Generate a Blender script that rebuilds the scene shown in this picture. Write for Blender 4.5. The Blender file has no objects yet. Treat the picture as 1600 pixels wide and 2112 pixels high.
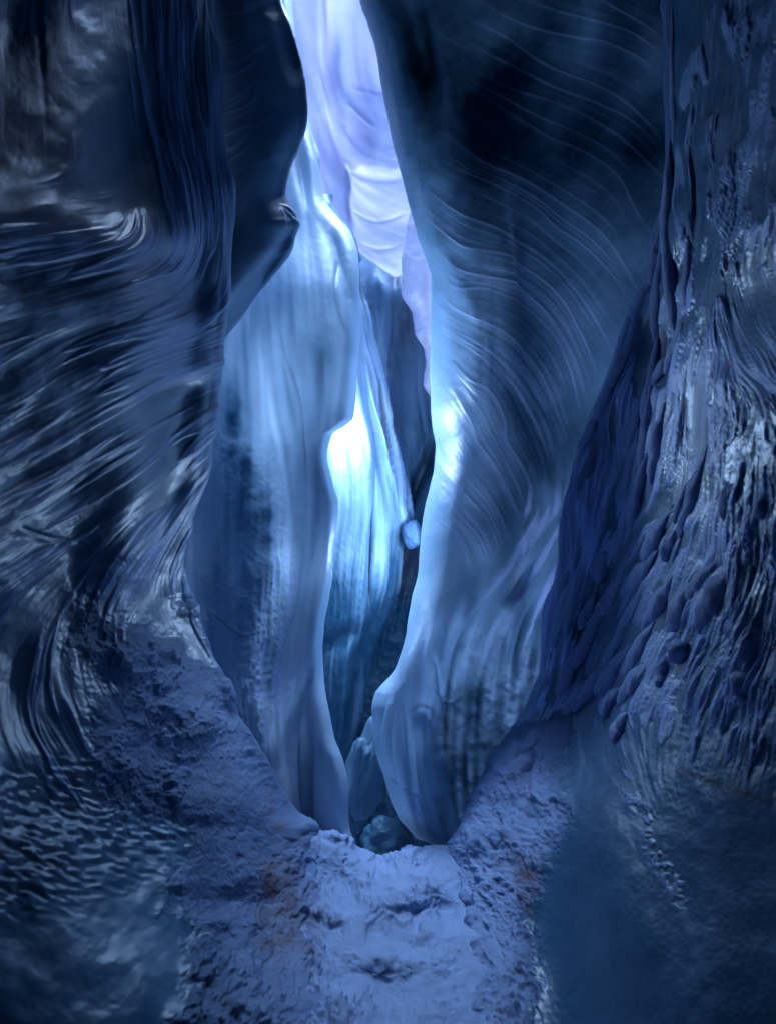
import bpy, bmesh, math, time
import numpy as np
from mathutils import Vector

S = bpy.context.scene
COL = S.collection
FPX = 1566.0          # focal length in photograph pixels
EYE = 1.6             # camera height above the snow
# ------------------------------------------------------------------ camera
cam = bpy.data.objects.new('camera', bpy.data.cameras.new('camera'))
COL.objects.link(cam); S.camera = cam
cam.location = (0, 0, EYE); cam.rotation_euler = (math.radians(90), 0, 0)
cam.data.sensor_fit = 'VERTICAL'; cam.data.sensor_height = 36
cam.data.lens = 36 * FPX / 2112
cam.data.clip_start = 0.05; cam.data.clip_end = 500
cam.data.dof.use_dof = True; cam.data.dof.focus_distance = 3.6; cam.data.dof.aperture_fstop = 2.2
# ------------------------------------------------------------------ world, sun, lamps, exposure
w = bpy.data.worlds.new('World'); S.world = w; w.use_nodes = True
wn = w.node_tree.nodes; wl = w.node_tree.links
bg = wn['Background']
sky = wn.new('ShaderNodeTexSky'); sky.sky_type = 'NISHITA'; sky.sun_disc = False
sky.sun_elevation = math.radians(59); sky.sun_rotation = math.radians(0)
tint = wn.new('ShaderNodeMix'); tint.data_type = 'RGBA'; tint.blend_type = 'MULTIPLY'; tint.inputs[0].default_value = 1
tint.inputs[7].default_value = (0.85, 1.0, 1.1, 1)
wl.new(sky.outputs[0], tint.inputs[6]); wl.new(tint.outputs[2], bg.inputs[0])
bg.inputs[1].default_value = 0.15

def lamp(name, kind, loc, power, color, size=0.1, rot=None):
    l = bpy.data.lights.new(name, kind); l.energy = power; l.color = color
    if kind == 'SUN': l.angle = size
    elif kind == 'AREA': l.size = size
    else: l.shadow_soft_size = size
    o = bpy.data.objects.new(name, l); COL.objects.link(o); o.location = loc
    if rot is not None: o.rotation_euler = rot
    return o
def PT(px, py, d):
    return ((px - 800) / FPX * d, d, EYE + (1056 - py) / FPX * d)
# daylight falling down the crevasse from ahead of the camera
sun = lamp('sun', 'SUN', (0, 8, 12), 5.0, (0.36, 0.55, 0.95), math.radians(46))
sun.rotation_euler = Vector((0.02, 0.60, 1.0)).to_track_quat('Z', 'Y').to_euler()
# lantern hidden behind the smooth bulge: the photograph shows its glow
lamp('hidden_glow_light', 'POINT', PT(712, 868, 5.10), 11, (0.42, 0.64, 1.0), 0.15)
# a second one behind the right wall's edge
lamp('hidden_glow_light', 'POINT', PT(890, 1140, 5.0), 7, (0.42, 0.64, 1.0), 0.10)
lamp('hidden_glow_light', 'POINT', PT(672, 1190, 4.62), 2.0, (0.42, 0.64, 1.0), 0.10)  # extra hidden lamp added for the glow along the bulge's lower rim
lamp('hidden_glow_light', 'POINT', PT(925, 905, 5.0), 0.6, (0.42, 0.64, 1.0), 0.10)  # extra hidden lamp added for the bright sliver on the right wall's edge
S.view_settings.view_transform = 'Standard'; S.view_settings.look = 'None'
S.view_settings.exposure = 2.7; S.view_settings.gamma = 1.0
S.cycles.max_bounces = 6; S.cycles.diffuse_bounces = 4; S.cycles.glossy_bounces = 3
S.cycles.transmission_bounces = 4; S.cycles.sample_clamp_indirect = 4
S.cycles.caustics_reflective = False; S.cycles.caustics_refractive = False
S.cycles.use_denoising = True

# ------------------------------------------------------------------ raster helpers (relief maps, 2 photo px per cell)
X0, Y0, ST = -200.0, -200.0, 2.0
RW, RH = 1000, 1250
GX, GY = np.meshgrid(X0 + ST * np.arange(RW), Y0 + ST * np.arange(RH))
def up(lat, H, W_):
    h, w_ = lat.shape
    y = np.linspace(0, h - 1.001, H); x = np.linspace(0, w_ - 1.001, W_)
    yi = y.astype(int); xi = x.astype(int); fy = y - yi; fx = x - xi
    fy = fy * fy * (3 - 2 * fy); fx = fx * fx * (3 - 2 * fx)
    a = lat[yi] * (1 - fy)[:, None] + lat[yi + 1] * fy[:, None]
    return a[:, xi] * (1 - fx) + a[:, xi + 1] * fx
def vn(seed, sx, sy=None):
    """smooth noise in [-1,1], feature size in photo px"""
    sy = sy or sx
    r = np.random.RandomState(seed)
    return up(r.uniform(-1, 1, (max(3, int(RH * ST / sy) + 2), max(3, int(RW * ST / sx) + 2))), RH, RW).astype(np.float32)
def fbm(seed, s, octs=4, gain=0.5, ratio=1.0):
    out = 0; a = 1.0; t = 0
    for k in range(octs):
        out = out + a * vn(seed + 17 * k, s * ratio, s); t += a; a *= gain; s /= 2.03
    return out / t
def sample(M, px, py):
    x = np.clip((px - X0) / ST, 0, RW - 1.01); y = np.clip((py - Y0) / ST, 0, RH - 1.01)
    xi = x.astype(int); yi = y.astype(int); fx = x - xi; fy = y - yi
    return (M[yi, xi] * (1 - fx) * (1 - fy) + M[yi, xi + 1] * fx * (1 - fy) + M[yi + 1, xi] * (1 - fx) * fy + M[yi + 1, xi + 1] * fx * fy)
def resample(pts, step=6.0):
    p = np.array(pts, float); k = len(p)
    if k > 2:     # Catmull-Rom
        q = np.vstack([2 * p[0] - p[1], p, 2 * p[-1] - p[-2]]); out = []
        for i in range(1, k):
            p0, p1, p2, p3 = q[i - 1], q[i], q[i + 1], q[i + 2]
            for t in np.linspace(0, 1, 12, endpoint=False):
                out.append(0.5 * (2 * p1 + (p2 - p0) * t + (2 * p0 - 5 * p1 + 4 * p2 - p3) * t * t + (3 * p1 - p0 - 3 * p2 + p3) * t ** 3))
        out.append(p[-1]); p = np.array(out)
    s = np.r_[0, np.cumsum(np.hypot(*np.diff(p, axis=0).T))]
    n = max(2, int(s[-1] / step) + 1); t = np.linspace(0, s[-1], n)
    return np.c_[np.interp(t, s, p[:, 0]), np.interp(t, s, p[:, 1])]
def flow(guides, sig=70.0):
    pts = []; dr = []
    for g in guides:
        r = resample(g, 25); t = np.gradient(r, axis=0); t /= np.hypot(*t.T)[:, None]
        pts.append(r); dr.append(t)
    pts = np.vstack(pts); dr = np.vstack(dr)
    st = 10; gx = GX[::st, ::st]; gy = GY[::st, ::st]
    d2 = (gx[..., None] - pts[:, 0]) ** 2 + (gy[..., None] - pts[:, 1]) ** 2
    wt = np.exp(-d2 / (2 * sig * sig)) + 1e-3 / (1 + d2 / 5000.0) ** 2
    vx = (wt * dr[:, 0]).sum(-1); vy = (wt * dr[:, 1]).sum(-1); m = np.hypot(vx, vy) + 1e-9
    vx = up(vx / m, RH, RW); vy = up(vy / m, RH, RW); m = np.hypot(vx, vy) + 1e-9
    return (vx / m).astype(np.float32), (vy / m).astype(np.float32)
def lic(noise, V, L, box, step=1.0):
    """smear a noise map along the flow: gives flutes that follow it"""
    x0, y0, x1, y1 = [int(v) for v in ((box[0] - X0) / ST, (box[1] - Y0) / ST, (box[2] - X0) / ST, (box[3] - Y0) / ST)]
    x0 = max(x0, 0); y0 = max(y0, 0); x1 = min(x1, RW); y1 = min(y1, RH)
    yy, xx = np.mgrid[y0:y1, x0:x1].astype(np.float32)
    acc = noise[y0:y1, x0:x1].copy(); tot = 1.0
    for sgn in (1, -1):
        cx = xx.copy(); cy = yy.copy()
        for k in range(L):
            xi = np.clip(cx + .5, 0, RW - 1).astype(np.int32); yi = np.clip(cy + .5, 0, RH - 1).astype(np.int32)
            cx += sgn * step * V[0][yi, xi]; cy += sgn * step * V[1][yi, xi]
            xi = np.clip(cx + .5, 0, RW - 1).astype(np.int32); yi = np.clip(cy + .5, 0, RH - 1).astype(np.int32)
            a = 0.5 + 0.5 * math.cos(math.pi * k / L)
            acc += a * noise[yi, xi]
            if sgn == 1: tot += 2 * a
    out = np.zeros((RH, RW), np.float32)
    acc -= acc.mean(); acc /= acc.std() + 1e-9
    out[y0:y1, x0:x1] = acc
    return out
def blur(M, r):
    k = np.exp(-np.arange(-3 * r, 3 * r + 1) ** 2 / (2.0 * r * r)); k /= k.sum()
    for ax in (0, 1):
        P = np.pad(M, [(3 * r, 3 * r) if a == ax else (0, 0) for a in (0, 1)], mode='edge'); o = 0
        for i, kk in enumerate(k):
            o = o + kk * (P[i:i + M.shape[0]] if ax == 0 else P[:, i:i + M.shape[1]])
        M = o
    return M.astype(np.float32)
def white(seed): return np.random.RandomState(seed).uniform(-1, 1, (RH, RW)).astype(np.float32)
def zone(*bl):
    """sum of soft elliptical areas (cx, cy, rx, ry, weight[, angle])"""
    out = np.zeros((RH, RW), np.float32)
    for b in bl:
        cx, cy, rx, ry, wt = b[:5]; a = math.radians(b[5]) if len(b) > 5 else 0
        dx = GX - cx; dy = GY - cy
        u = (dx * math.cos(a) + dy * math.sin(a)) / rx; v = (-dx * math.sin(a) + dy * math.cos(a)) / ry
        out += wt * np.exp(-(u * u + v * v) ** 1.3)
    return out
def sstep(x, a, b):
    t = np.clip((x - a) / (b - a), 0, 1); return t * t * (3 - 2 * t)
def stamp(curves, rad=5, jit=0, seed=0):
    """thin crest lines: curves = [(points, half width px, height)]"""
    M = np.zeros((RH, RW), np.float32); r = np.random.RandomState(seed)
    for pts, wd, ht in curves:
        p = resample(pts, 1.6); n = len(p)
        wob = np.interp(np.arange(n), np.linspace(0, n, max(4, n // 25)), r.uniform(-1, 1, max(4, n // 25)))
        p = p + jit * wob[:, None] * np.array([.8, .6])
        fade = np.clip(np.minimum(np.arange(n), n - 1 - np.arange(n)) / (0.18 * n + 1), 0, 1)
        fade = fade * (0.75 + 0.25 * np.interp(np.arange(n), np.linspace(0, n, max(4, n // 40)), r.uniform(-1, 1, max(4, n // 40))))
        fx = (p[:, 0] - X0) / ST; fy = (p[:, 1] - Y0) / ST; R = int(math.ceil(wd * 2.5 / ST)) + 1
        for oy in range(-R, R + 1):
            for ox in range(-R, R + 1):
                xi = np.round(fx).astype(int) + ox; yi = np.round(fy).astype(int) + oy
                ok = (xi >= 0) & (xi < RW) & (yi >= 0) & (yi < RH)
                d2 = ((xi - fx) ** 2 + (yi - fy) ** 2) * ST * ST
                np.maximum.at(M, (yi[ok], xi[ok]), (ht * fade * np.exp(-d2 / (2 * wd * wd)))[ok].astype(np.float32))
    return M

# ------------------------------------------------------------------ loft helpers
def pchip(kn, y):
    kn = sorted(kn); x = np.array([k[0] for k in kn], float); v = np.array([k[1] for k in kn], float)
    if len(x) == 1: return np.full_like(y, v[0])
    h = np.diff(x); dl = np.diff(v) / h; m = np.zeros_like(v)
    m[0] = dl[0]; m[-1] = dl[-1]
    for i in range(1, len(x) - 1):
        if dl[i - 1] * dl[i] > 0:
            w1 = 2 * h[i] + h[i - 1]; w2 = h[i] + 2 * h[i - 1]
            m[i] = (w1 + w2) / (w1 / dl[i - 1] + w2 / dl[i])
    yc = np.clip(y, x[0], x[-1]); i = np.clip(np.searchsorted(x, yc) - 1, 0, len(x) - 2)
    t = (yc - x[i]) / h[i]
    return ((2 * t ** 3 - 3 * t ** 2 + 1) * v[i] + (t ** 3 - 2 * t ** 2 + t) * h[i] * m[i] + (-2 * t ** 3 + 3 * t ** 2) * v[i + 1] + (t ** 3 - t ** 2) * h[i] * m[i + 1])
def K(v): return v if isinstance(v, list) else [(0, v)]
def off(kn, dx): return [(a, b + dx) for a, b in kn]
def sm(kn, R=60):
    y = np.arange(kn[0][0], kn[-1][0] + 1, 10.0); v_ = pchip(kn, y); k_ = np.exp(-np.arange(-3 * R, 3 * R + 1, 10.0) ** 2 / (2 * R * R)); k_ /= k_.sum(); n_ = len(k_) // 2
    return list(zip(y, np.convolve(np.pad(v_, n_, mode='edge'), k_, 'valid')))
def loft(cols, vals, step=2.0, across=False):
    """cols: list of (position knots, depth knots) along vals. Returns px, py, d grids."""
    P = np.array([pchip(K(c[0]), vals) for c in cols]).T; D = np.log(np.array([pchip(K(c[1]), vals) for c in cols]).T)
    n = P.shape[1]; outP = []; outD = []
    h = np.sqrt(np.diff(P, axis=1) ** 2 + (400 * np.diff(D, axis=1)) ** 2) + 1e-6
    def tang(A):
        s_ = np.diff(A, axis=1) / h; m_ = np.empty_like(A); m_[:, 0] = s_[:, 0]; m_[:, -1] = s_[:, -1]
        m_[:, 1:-1] = (s_[:, :-1] * h[:, 1:] + s_[:, 1:] * h[:, :-1]) / (h[:, 1:] + h[:, :-1]); return m_
    TP, TD = tang(P), tang(D)
    for i in range(n - 1):
        seg = np.abs(P[:, i + 1] - P[:, i]); ds = np.abs(np.exp(D[:, i + 1]) - np.exp(D[:, i])) * 160
        m = int(np.clip(np.percentile(seg + ds, 80) / step, 2, 400))
        t = np.linspace(0, 1, m, endpoint=False)[None, :]; hh = h[:, i][:, None]
        for A, T, out in ((P, TP, outP), (D, TD, outD)):
            p1 = A[:, i][:, None]; p2 = A[:, i + 1][:, None]; m1 = T[:, i][:, None] * hh; m2 = T[:, i + 1][:, None] * hh
            out.append((2 * t ** 3 - 3 * t ** 2 + 1) * p1 + (t ** 3 - 2 * t ** 2 + t) * m1 + (-2 * t ** 3 + 3 * t ** 2) * p2 + (t ** 3 - t ** 2) * m2)
    outP.append(P[:, -1:]); outD.append(D[:, -1:])
    a = np.hstack(outP); d = np.exp(np.hstack(outD)); b = np.repeat(vals[:, None], a.shape[1], 1)
    return (b, a, d) if across else (a, b, d)
def vrange(a, b, step=2.0, lo=-60, hi=2170):
    v = []
    if a < lo: v += list(np.arange(a, lo, 16.0))
    v += list(np.arange(max(a, lo), min(b, hi), step))
    if b > hi: v += list(np.arange(hi, b, 16.0))
    return np.array(v)
def sculpt(px, py, d, blobs):
    """push (positive: away) or pull parts of a sheet: (cx, cy, rx, ry, angle, metres)"""
    for cx, cy, rx, ry, ang, amt in blobs:
        a = math.radians(ang); dx = px - cx; dy = py - cy
        u = (dx * math.cos(a) + dy * math.sin(a)) / rx; v = (-dx * math.sin(a) + dy * math.cos(a)) / ry
        d = d + amt * np.exp(-(u * u + v * v))
    return d
def world(px, py, d):
    return np.stack([(px - 800) / FPX * d, d, EYE + (1056 - py) / FPX * d], -1)
def mesh_grid(name, P, attrs, mat, keep=None):
    H, W_ = P.shape[:2]
    idx = np.arange(H * W_).reshape(H, W_)
    q = np.stack([idx[:-1, :-1], idx[:-1, 1:], idx[1:, 1:], idx[1:, :-1]], -1).reshape(-1, 4)
    co = P.reshape(-1, 3)
    if keep is not None:
        f = keep[:-1, :-1].reshape(-1); q = q[f]
        used = np.zeros(H * W_, bool); used[q.ravel()] = True
        re = np.cumsum(used) - 1; q = re[q]; co = co[used]; attrs = {k: v.reshape(-1)[used] for k, v in attrs.items()}
    me = bpy.data.meshes.new(name); nf = len(q)
    me.vertices.add(len(co)); me.vertices.foreach_set('co', co.astype(np.float32).ravel())
    me.loops.add(nf * 4); me.loops.foreach_set('vertex_index', q.astype(np.int32).ravel())
    me.polygons.add(nf); me.polygons.foreach_set('loop_start', np.arange(0, nf * 4, 4, dtype=np.int32))
    me.polygons.foreach_set('use_smooth', np.ones(nf, bool))
    me.update(calc_edges=True)
    for k, v in attrs.items():
        at = me.attributes.new(k, 'FLOAT', 'POINT'); at.data.foreach_set('value', np.clip(v, 0, 1).astype(np.float32).ravel())
    me.materials.append(mat)
    o = bpy.data.objects.new(name, me); COL.objects.link(o)
    return o
def tag(o, label=None, cat=None, group=None, kind=None):
    if label: o['label'] = label
    if cat: o['category'] = cat
    if group: o['group'] = group
    if kind or label: o['kind'] = kind or 'thing'
    return o
def relief(px, py, d, H):
    """displace a sheet along its own normals by the relief map H (metres)"""
    P = world(px, py, d)
    n = np.cross(np.gradient(P, axis=1), np.gradient(P, axis=0)); n /= np.linalg.norm(n, axis=-1, keepdims=True) + 1e-12
    if ((n * (P - np.array([0, 0, EYE]))).sum(-1) > 0).mean() > 0.5: n = -n
    return P + n * sample(H, px, py)[..., None]

# ------------------------------------------------------------------ materials
def ice_material(name, deep, pale, rough=(0.22, 0.55), translucent=0.0, bump=0.25, frost_glintc=(0.50, 0.57, 0.80), sss=0.0, spec=0.5, grain=55, ior=1.31, dirt_shadec=(0.13, 0.065, 0.045)):
    m = bpy.data.materials.new(name); m.use_nodes = True; nt = m.node_tree; N = nt.nodes; L = nt.links
    b = N['Principled BSDF']; out = N['Material Output']
    def attr(n):
        a = N.new('ShaderNodeAttribute'); a.attribute_name = n; return a.outputs['Fac']
    def mix(f, a, c):
        x = N.new('ShaderNodeMix'); x.data_type = 'RGBA'
        L.new(f, x.inputs[0])
        for s, v in ((x.inputs[6], a), (x.inputs[7], c)):
            if isinstance(v, tuple): s.default_value = (*v, 1)
            else: L.new(v, s)
        return x.outputs[2]
    def mth(op, a, c):
        x = N.new('ShaderNodeMath'); x.operation = op; x.use_clamp = False
        for s, v in ((x.inputs[0], a), (x.inputs[1], c)):
            if isinstance(v, (int, float)): s.default_value = v
            else: L.new(v, s)
        return x.outputs[0]
    tc = N.new('ShaderNodeTexCoord')
    def noise(scale, det=4, rg=0.6):
        n = N.new('ShaderNodeTexNoise'); n.inputs['Scale'].default_value = scale; n.inputs['Detail'].default_value = det
        n.inputs['Roughness'].default_value = rg; L.new(tc.outputs['Object'], n.inputs['Vector']); return n.outputs[0]
    n1 = noise(2.3, 5); n2 = noise(14, 4)
    v = mth('ADD', attr('pale'), mth('MULTIPLY', mth('SUBTRACT', n1, 0.5), 0.45))
    c = mix(v, deep, pale)
    fr = mth('ADD', attr('frost_glint'), mth('MULTIPLY', mth('SUBTRACT', n2, 0.5), 0.25))
    fr = mth('MINIMUM', mth('MAXIMUM', fr, 0.0), 1.0)
    c = mix(fr, c, frost_glintc)
    c = mix(attr('dirt_shade'), c, dirt_shadec)
    L.new(c, b.inputs['Base Color'])
    r = N.new('ShaderNodeMapRange'); L.new(fr, r.inputs[0]); r.inputs[3].default_value = rough[0]; r.inputs[4].default_value = rough[1]
    rr = mth('ADD', r.outputs[0], mth('MULTIPLY', mth('SUBTRACT', n2, 0.5), 0.15))
    L.new(rr, b.inputs['Roughness']); b.inputs['IOR'].default_value = ior
    b.inputs['Specular IOR Level'].default_value = spec
    if sss:
        b.inputs['Subsurface Weight'].default_value = sss; b.inputs['Subsurface Radius'].default_value = (0.25, 0.55, 1.0); b.inputs['Subsurface Scale'].default_value = 0.10
    bm1 = N.new('ShaderNodeBump'); bm1.inputs['Strength'].default_value = bump; bm1.inputs['Distance'].default_value = 0.01
    hh = mth('ADD', mth('MULTIPLY', noise(grain, 5, 0.65), 1.0), mth('MULTIPLY', mth('MULTIPLY', noise(grain * 5, 3, 0.7), 0.7), fr))
    L.new(hh, bm1.inputs['Height']); L.new(bm1.outputs[0], b.inputs['Normal'])
    if translucent:
        t = N.new('ShaderNodeBsdfTranslucent'); L.new(c, t.inputs[0]); L.new(bm1.outputs[0], t.inputs['Normal'])
        x = N.new('ShaderNodeMixShader'); L.new(mth('MINIMUM', mth('MAXIMUM', mth('MULTIPLY', v, translucent), 0.0), 1.0), x.inputs[0])
        L.new(b.outputs[0], x.inputs[1]); L.new(t.outputs[0], x.inputs[2]); L.new(x.outputs[0], out.inputs['Surface'])
    return m
M_DARK = ice_material('dark_glazed_ice', (0.006, 0.068, 0.130), (0.24, 0.40, 0.58), (0.36, 0.55), spec=0.75, bump=0.10, frost_glintc=(0.36, 0.47, 0.80), ior=1.5, dirt_shadec=(0.008, 0.010, 0.014))
M_BLUE = ice_material('smooth_blue_ice', (0.08, 0.25, 0.40), (0.60, 0.70, 0.78), (0.38, 0.65), translucent=0.28, bump=0.12, grain=25)
M_RIB = ice_material('ribbed_blue_ice', (0.006, 0.075, 0.13), (0.42, 0.60, 0.74), (0.40, 0.6), translucent=0.30, bump=0.12, grain=30)
M_PALE = ice_material('pale_lilac_ice', (0.42, 0.40, 0.56), (0.94, 0.78, 0.90), (0.35, 0.7), bump=0.15, grain=18, translucent=0.24)
M_SNOW = ice_material('packed_snow', (0.05, 0.10, 0.20), (0.30, 0.40, 0.56), (0.4, 0.75), bump=0.6, grain=70, spec=0.4, frost_glintc=(0.29, 0.39, 0.58))

def sheet(name, px, py, d, H, frost_glint, pale, dirt_shade, mat, keep=None):
    P = relief(px, py, d, H)
    A = {'frost_glint': sample(frost_glint, px, py), 'pale': sample(pale, px, py), 'dirt_shade': sample(dirt_shade, px, py)}
    if keep is None: return mesh_grid(name, P, A, mat)
    k = sample(keep, px, py) > 0.5
    return mesh_grid(name, P, A, mat, ~k), P, A, k
ZERO = np.zeros((RH, RW), np.float32)
t_start = time.time()
WIDE = fbm(3, 260, 4)
def snowy(sd):
    a = fbm(sd, 75, 5, .55, .8); b = fbm(sd + 5, 30, 4, .6); c = fbm(sd + 9, 12, 3, .6)
    return (.014 * sstep(a, -.02, .14) + .010 * sstep(a, -.34, -.2) + .006 * sstep(b, 0, .2) + .005 * sstep(b, .28, .42) + .010 * b + .0030 * c + .004 * sstep(c, .25, .5) + .0010 * white(sd + 2)).astype(np.float32)
MID = fbm(9, 90, 4); FINE = fbm(21, 26, 4); GRAIN = fbm(33, 9, 3)

# ================================================================== LEFT FLUTED WALL and its snow bank
E1 = [(-1300, 430), (-200, 440), (0, 445), (100, 450), (200, 453), (300, 461), (345, 472), (385, 483), (450, 480), (520, 474), (600, 470), (680, 464), (760, 456), (830, 452),
      (900, 443), (970, 437), (1040, 416), (1100, 395), (1160, 382), (1210, 386), (1250, 398), (1300, 418), (1350, 438), (1400, 466), (1430, 480), (1470, 490), (1500, 514), (1560, 548), (1600, 568),
      (1640, 592), (1680, 622), (1712, 648), (1775, 655), (1820, 652), (1860, 668), (1900, 655), (1950, 672), (2000, 658), (2050, 676), (2112, 664), (2600, 680), (3300, 690)]
v = vrange(-450, 3300)
cols = [
    (-1500, 0.55), (-500, [(-1300, 1.15), (2112, 1.05), (3300, .8)]), (-200, [(-1300, 1.5), (0, 1.6), (900, 1.5), (2112, 1.35), (3300, .9)]),
    (0, [(-1300, 2.1), (-100, 2.12), (300, 2.0), (400, 1.95), (500, 1.90), (600, 1.89), (900, 1.95), (1300, 1.95), (1700, 1.75), (2112, 1.5), (3300, 1.0)]),
    (150, [(-1300, 2.5), (-100, 2.45), (300, 2.34), (400, 2.29), (500, 2.23), (600, 2.22), (900, 2.3), (1200, 2.35), (1400, 2.25), (1700, 2.0), (2112, 1.6), (3300, 1.02)]),
    ([(-1300, 280), (900, 290), (1300, 280), (3300, 330)], [(-1300, 2.9), (-100, 3.0), (300, 2.95), (420, 2.8), (520, 2.6), (700, 2.65), (900, 2.7), (1200, 2.7), (1400, 2.6), (1700, 2.35), (2112, 1.75), (3300, 1.04)]),
    (off(sm(E1), -75), [(-1300, 3.3), (300, 3.25), (600, 3.2), (900, 3.15), (1200, 3.0), (1400, 3.05), (1712, 3.1), (1850, 2.9), (2112, 2.14), (2600, 1.5), (3300, 1.06)]),
    (off(E1, -22), [(-1300, 3.45), (300, 3.42), (600, 3.4), (900, 3.35), (1200, 3.25), (1400, 3.35), (1712, 3.55), (1850, 3.08), (2112, 2.24), (2600, 1.6), (3300, 1.08)]),
    (E1, [(-1300, 3.6), (900, 3.5), (1200, 3.4), (1400, 3.5), (1712, 3.68), (1850, 3.15), (2112, 2.28), (2600, 1.7), (3300, 1.1)]),
    (off(E1, -6), [(-1300, 3.75), (900, 3.65), (1200, 3.55), (1712, 3.85), (1850, 3.35), (2112, 2.45), (3300, 1.3)]),
    (off(E1, -60), [(-1300, 4.1), (900, 3.95), (1200, 3.9), (1712, 4.1), (2112, 2.7), (3300, 1.5)]),
    (off(E1, -330), [(-1300, 4.6), (900, 4.3), (1712, 4.2), (2112, 3.0), (3300, 1.7)]),
]
px, py, d = loft(cols, v)
d = sculpt(px, py, d, [(330, 545, 70, 40, -25, 0.10), (70, 440, 170, 60, 8, -0.03), (400, 610, 60, 60, 0, 0.08),
                       (370, 820, 95, 34, -22, 0.07), (370, 1010, 70, 28, -40, 0.06), (290, 1240, 34, 52, 10, 0.10), (150, 1140, 220, 14, 14, 0.012), (130, 1660, 130, 60, 20, 0.05),
                       (410, 1600, 60, 60, 20, 0.05), (600, 1850, 30, 120, -12, -0.06), (560, 1760, 25, 90, -20, 0.05)])
G1 = [[(60, -200), (60, 300)], [(150, -200), (160, 330)], [(240, -200), (255, 60), (285, 260), (320, 400), (345, 500)], [(330, -200), (335, 0), (350, 200), (385, 400), (398, 480), (380, 540), (330, 580), (230, 610)],
      [(420, -200), (430, 200), (450, 420), (440, 560), (400, 640), (300, 680)], [(460, 420), (466, 520), (458, 640)], [(200, 400), (60, 410), (-200, 430)], [(320, 520), (200, 560), (0, 612), (-200, 650)],
      [(462, 640), (380, 660), (260, 695), (120, 760), (0, 830), (-200, 930)], [(455, 700), (380, 715), (250, 765), (120, 840), (0, 905), (-200, 1000)], [(450, 770), (300, 845), (150, 925), (0, 1010), (-200, 1120)],
      [(450, 860), (380, 915), (280, 1000), (180, 1070), (60, 1130), (-60, 1200)], [(440, 940), (380, 1020), (300, 1100), (250, 1160), (200, 1250), (180, 1330)], [(428, 1030), (370, 1110), (335, 1200), (320, 1270)],
      [(400, 1090), (360, 1170), (350, 1240), (400, 1330)], [(150, 1150), (60, 1230), (10, 1330), (-30, 1450)], [(210, 1150), (160, 1230), (135, 1350), (160, 1450)], [(60, 1300), (30, 1450), (60, 1560)],
      [(350, 1220), (420, 1360), (510, 1530), (590, 1700), (640, 1900), (655, 2150)], [(200, 1330), (290, 1470), (400, 1650), (450, 1850), (470, 2150)], [(100, 1500), (230, 1700), (280, 1900), (290, 2150)], [(-50, 1550), (60, 1750), (80, 2150)]]
V1 = flow(G1, 38)
box = (-200, -200, 760, 2300)
la = lic(blur(white(1), 1), V1, 42, box); lb = lic(blur(white(2), 3), V1, 60, box); lc = lic(vn(5, 60) + .5 * vn(6, 30), V1, 60, box); lt = lic(white(7), V1, 22, box)
snow1 = sstep(GY + 0.55 * GX * -1 + 60 * MID + 40 * FINE, 1080, 1180) * sstep(GX + 60 * MID + 30 * FINE, 120, 260) * sstep(GY + 60 * FINE, 1740, 1600)
snow1 = np.maximum(snow1, sstep(GX + 90 * MID + 50 * FINE, 335, 385) * sstep(GY, 1500, 1620))
snow1 = np.maximum(snow1, sstep(GX - (0.62 * (GY - 1180) + 330) + 40 * FINE, -10, 20) * sstep(GY, 1200, 1260))
smooth1 = np.clip(zone((100, 150, 150, 260, 1), (400, 612, 60, 62, 1, -20), (365, 820, 110, 32, 1, -22), (372, 1008, 75, 26, 1, -42), (290, 1245, 32, 50, 1, 10), (170, 880, 110, 24, .8, -28), (120, 660, 130, 26, .8, -12)), 0, 1)
flute = (1 - .8 * zone((90, 420, 240, 100, 1))) * (1 - .9 * smooth1) * (1 - snow1) * sstep(GY, 1800, 1520)
lowdark = sstep(GY, 1480, 1600) * (1 - snow1)
crest = np.clip(0.55 * lb + 0.5 * la + 0.2 * lt, -2.2, 2.2)
fz = np.clip(0.16 + zone((370, 250, 110, 320, .75), (440, 420, 60, 160, .5), (100, 430, 260, 60, .1, 5), (360, 720, 140, 60, .6, -12), (200, 840, 300, 110, .35, -25), (430, 960, 60, 160, .6), (360, 1150, 120, 90, .6), (200, 1180, 160, 120, .35), (120, 520, 260, 60, .3)), 0, 1)
r5 = lic(blur(white(8), 3), V1, 110, box); r2 = lic(blur(white(10), 2), V1, 60, box)
pl = sstep(.95 * r5 + .18 * r2 + .5 * lc * .6 + (fz - .5) * 2.2, -.05, .4) * flute
edg = 4 * pl * (1 - pl)
H = pl * (.006 + .0018 * crest) + .0010 * flute * crest + .007 * lc * flute + 0.02 * WIDE + 0.006 * MID
H *= sstep(GX, 520, 380) * 0.4 + 0.6
puff = np.abs(lic(vn(51, 34) + .4 * vn(52, 16), V1, 16, box)) ** .7
H += (.25 + .6 * sstep(fbm(696, 130, 2), -.2, .3)) * blur(snow1.astype(np.float32), 5) * snowy(600)
scal = sstep(GY + .2 * GX, 1560, 1640) * sstep(GY + .3 * GX, 1960, 1800) * (1 - snow1)
H += scal * 0.003 * np.clip(lic(vn(61, 14, 8), flow([[(0, 1500), (300, 1640)], [(0, 1800), (300, 1950)]], 200), 5, (-200, 1400, 600, 2100)), -1.5, 2)
H += (1 - snow1) * 0.0003 * GRAIN
crk = stamp([([(30, 1085), (110, 1110), (180, 1120), (240, 1150), (262, 1165)], 3, .35), ([(75, -60), (90, 120), (98, 260), (104, 365)], 6, 0.12)], seed=4)
H -= 0.02 * crk
frost_glint = np.clip(pl * (.25 + .55 * fz * sstep(crest, -.3, 1.6)) + .25 * edg * flute + .02, 0, 1)  # streak tone: part real frost, part highlights put into the colour
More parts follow.
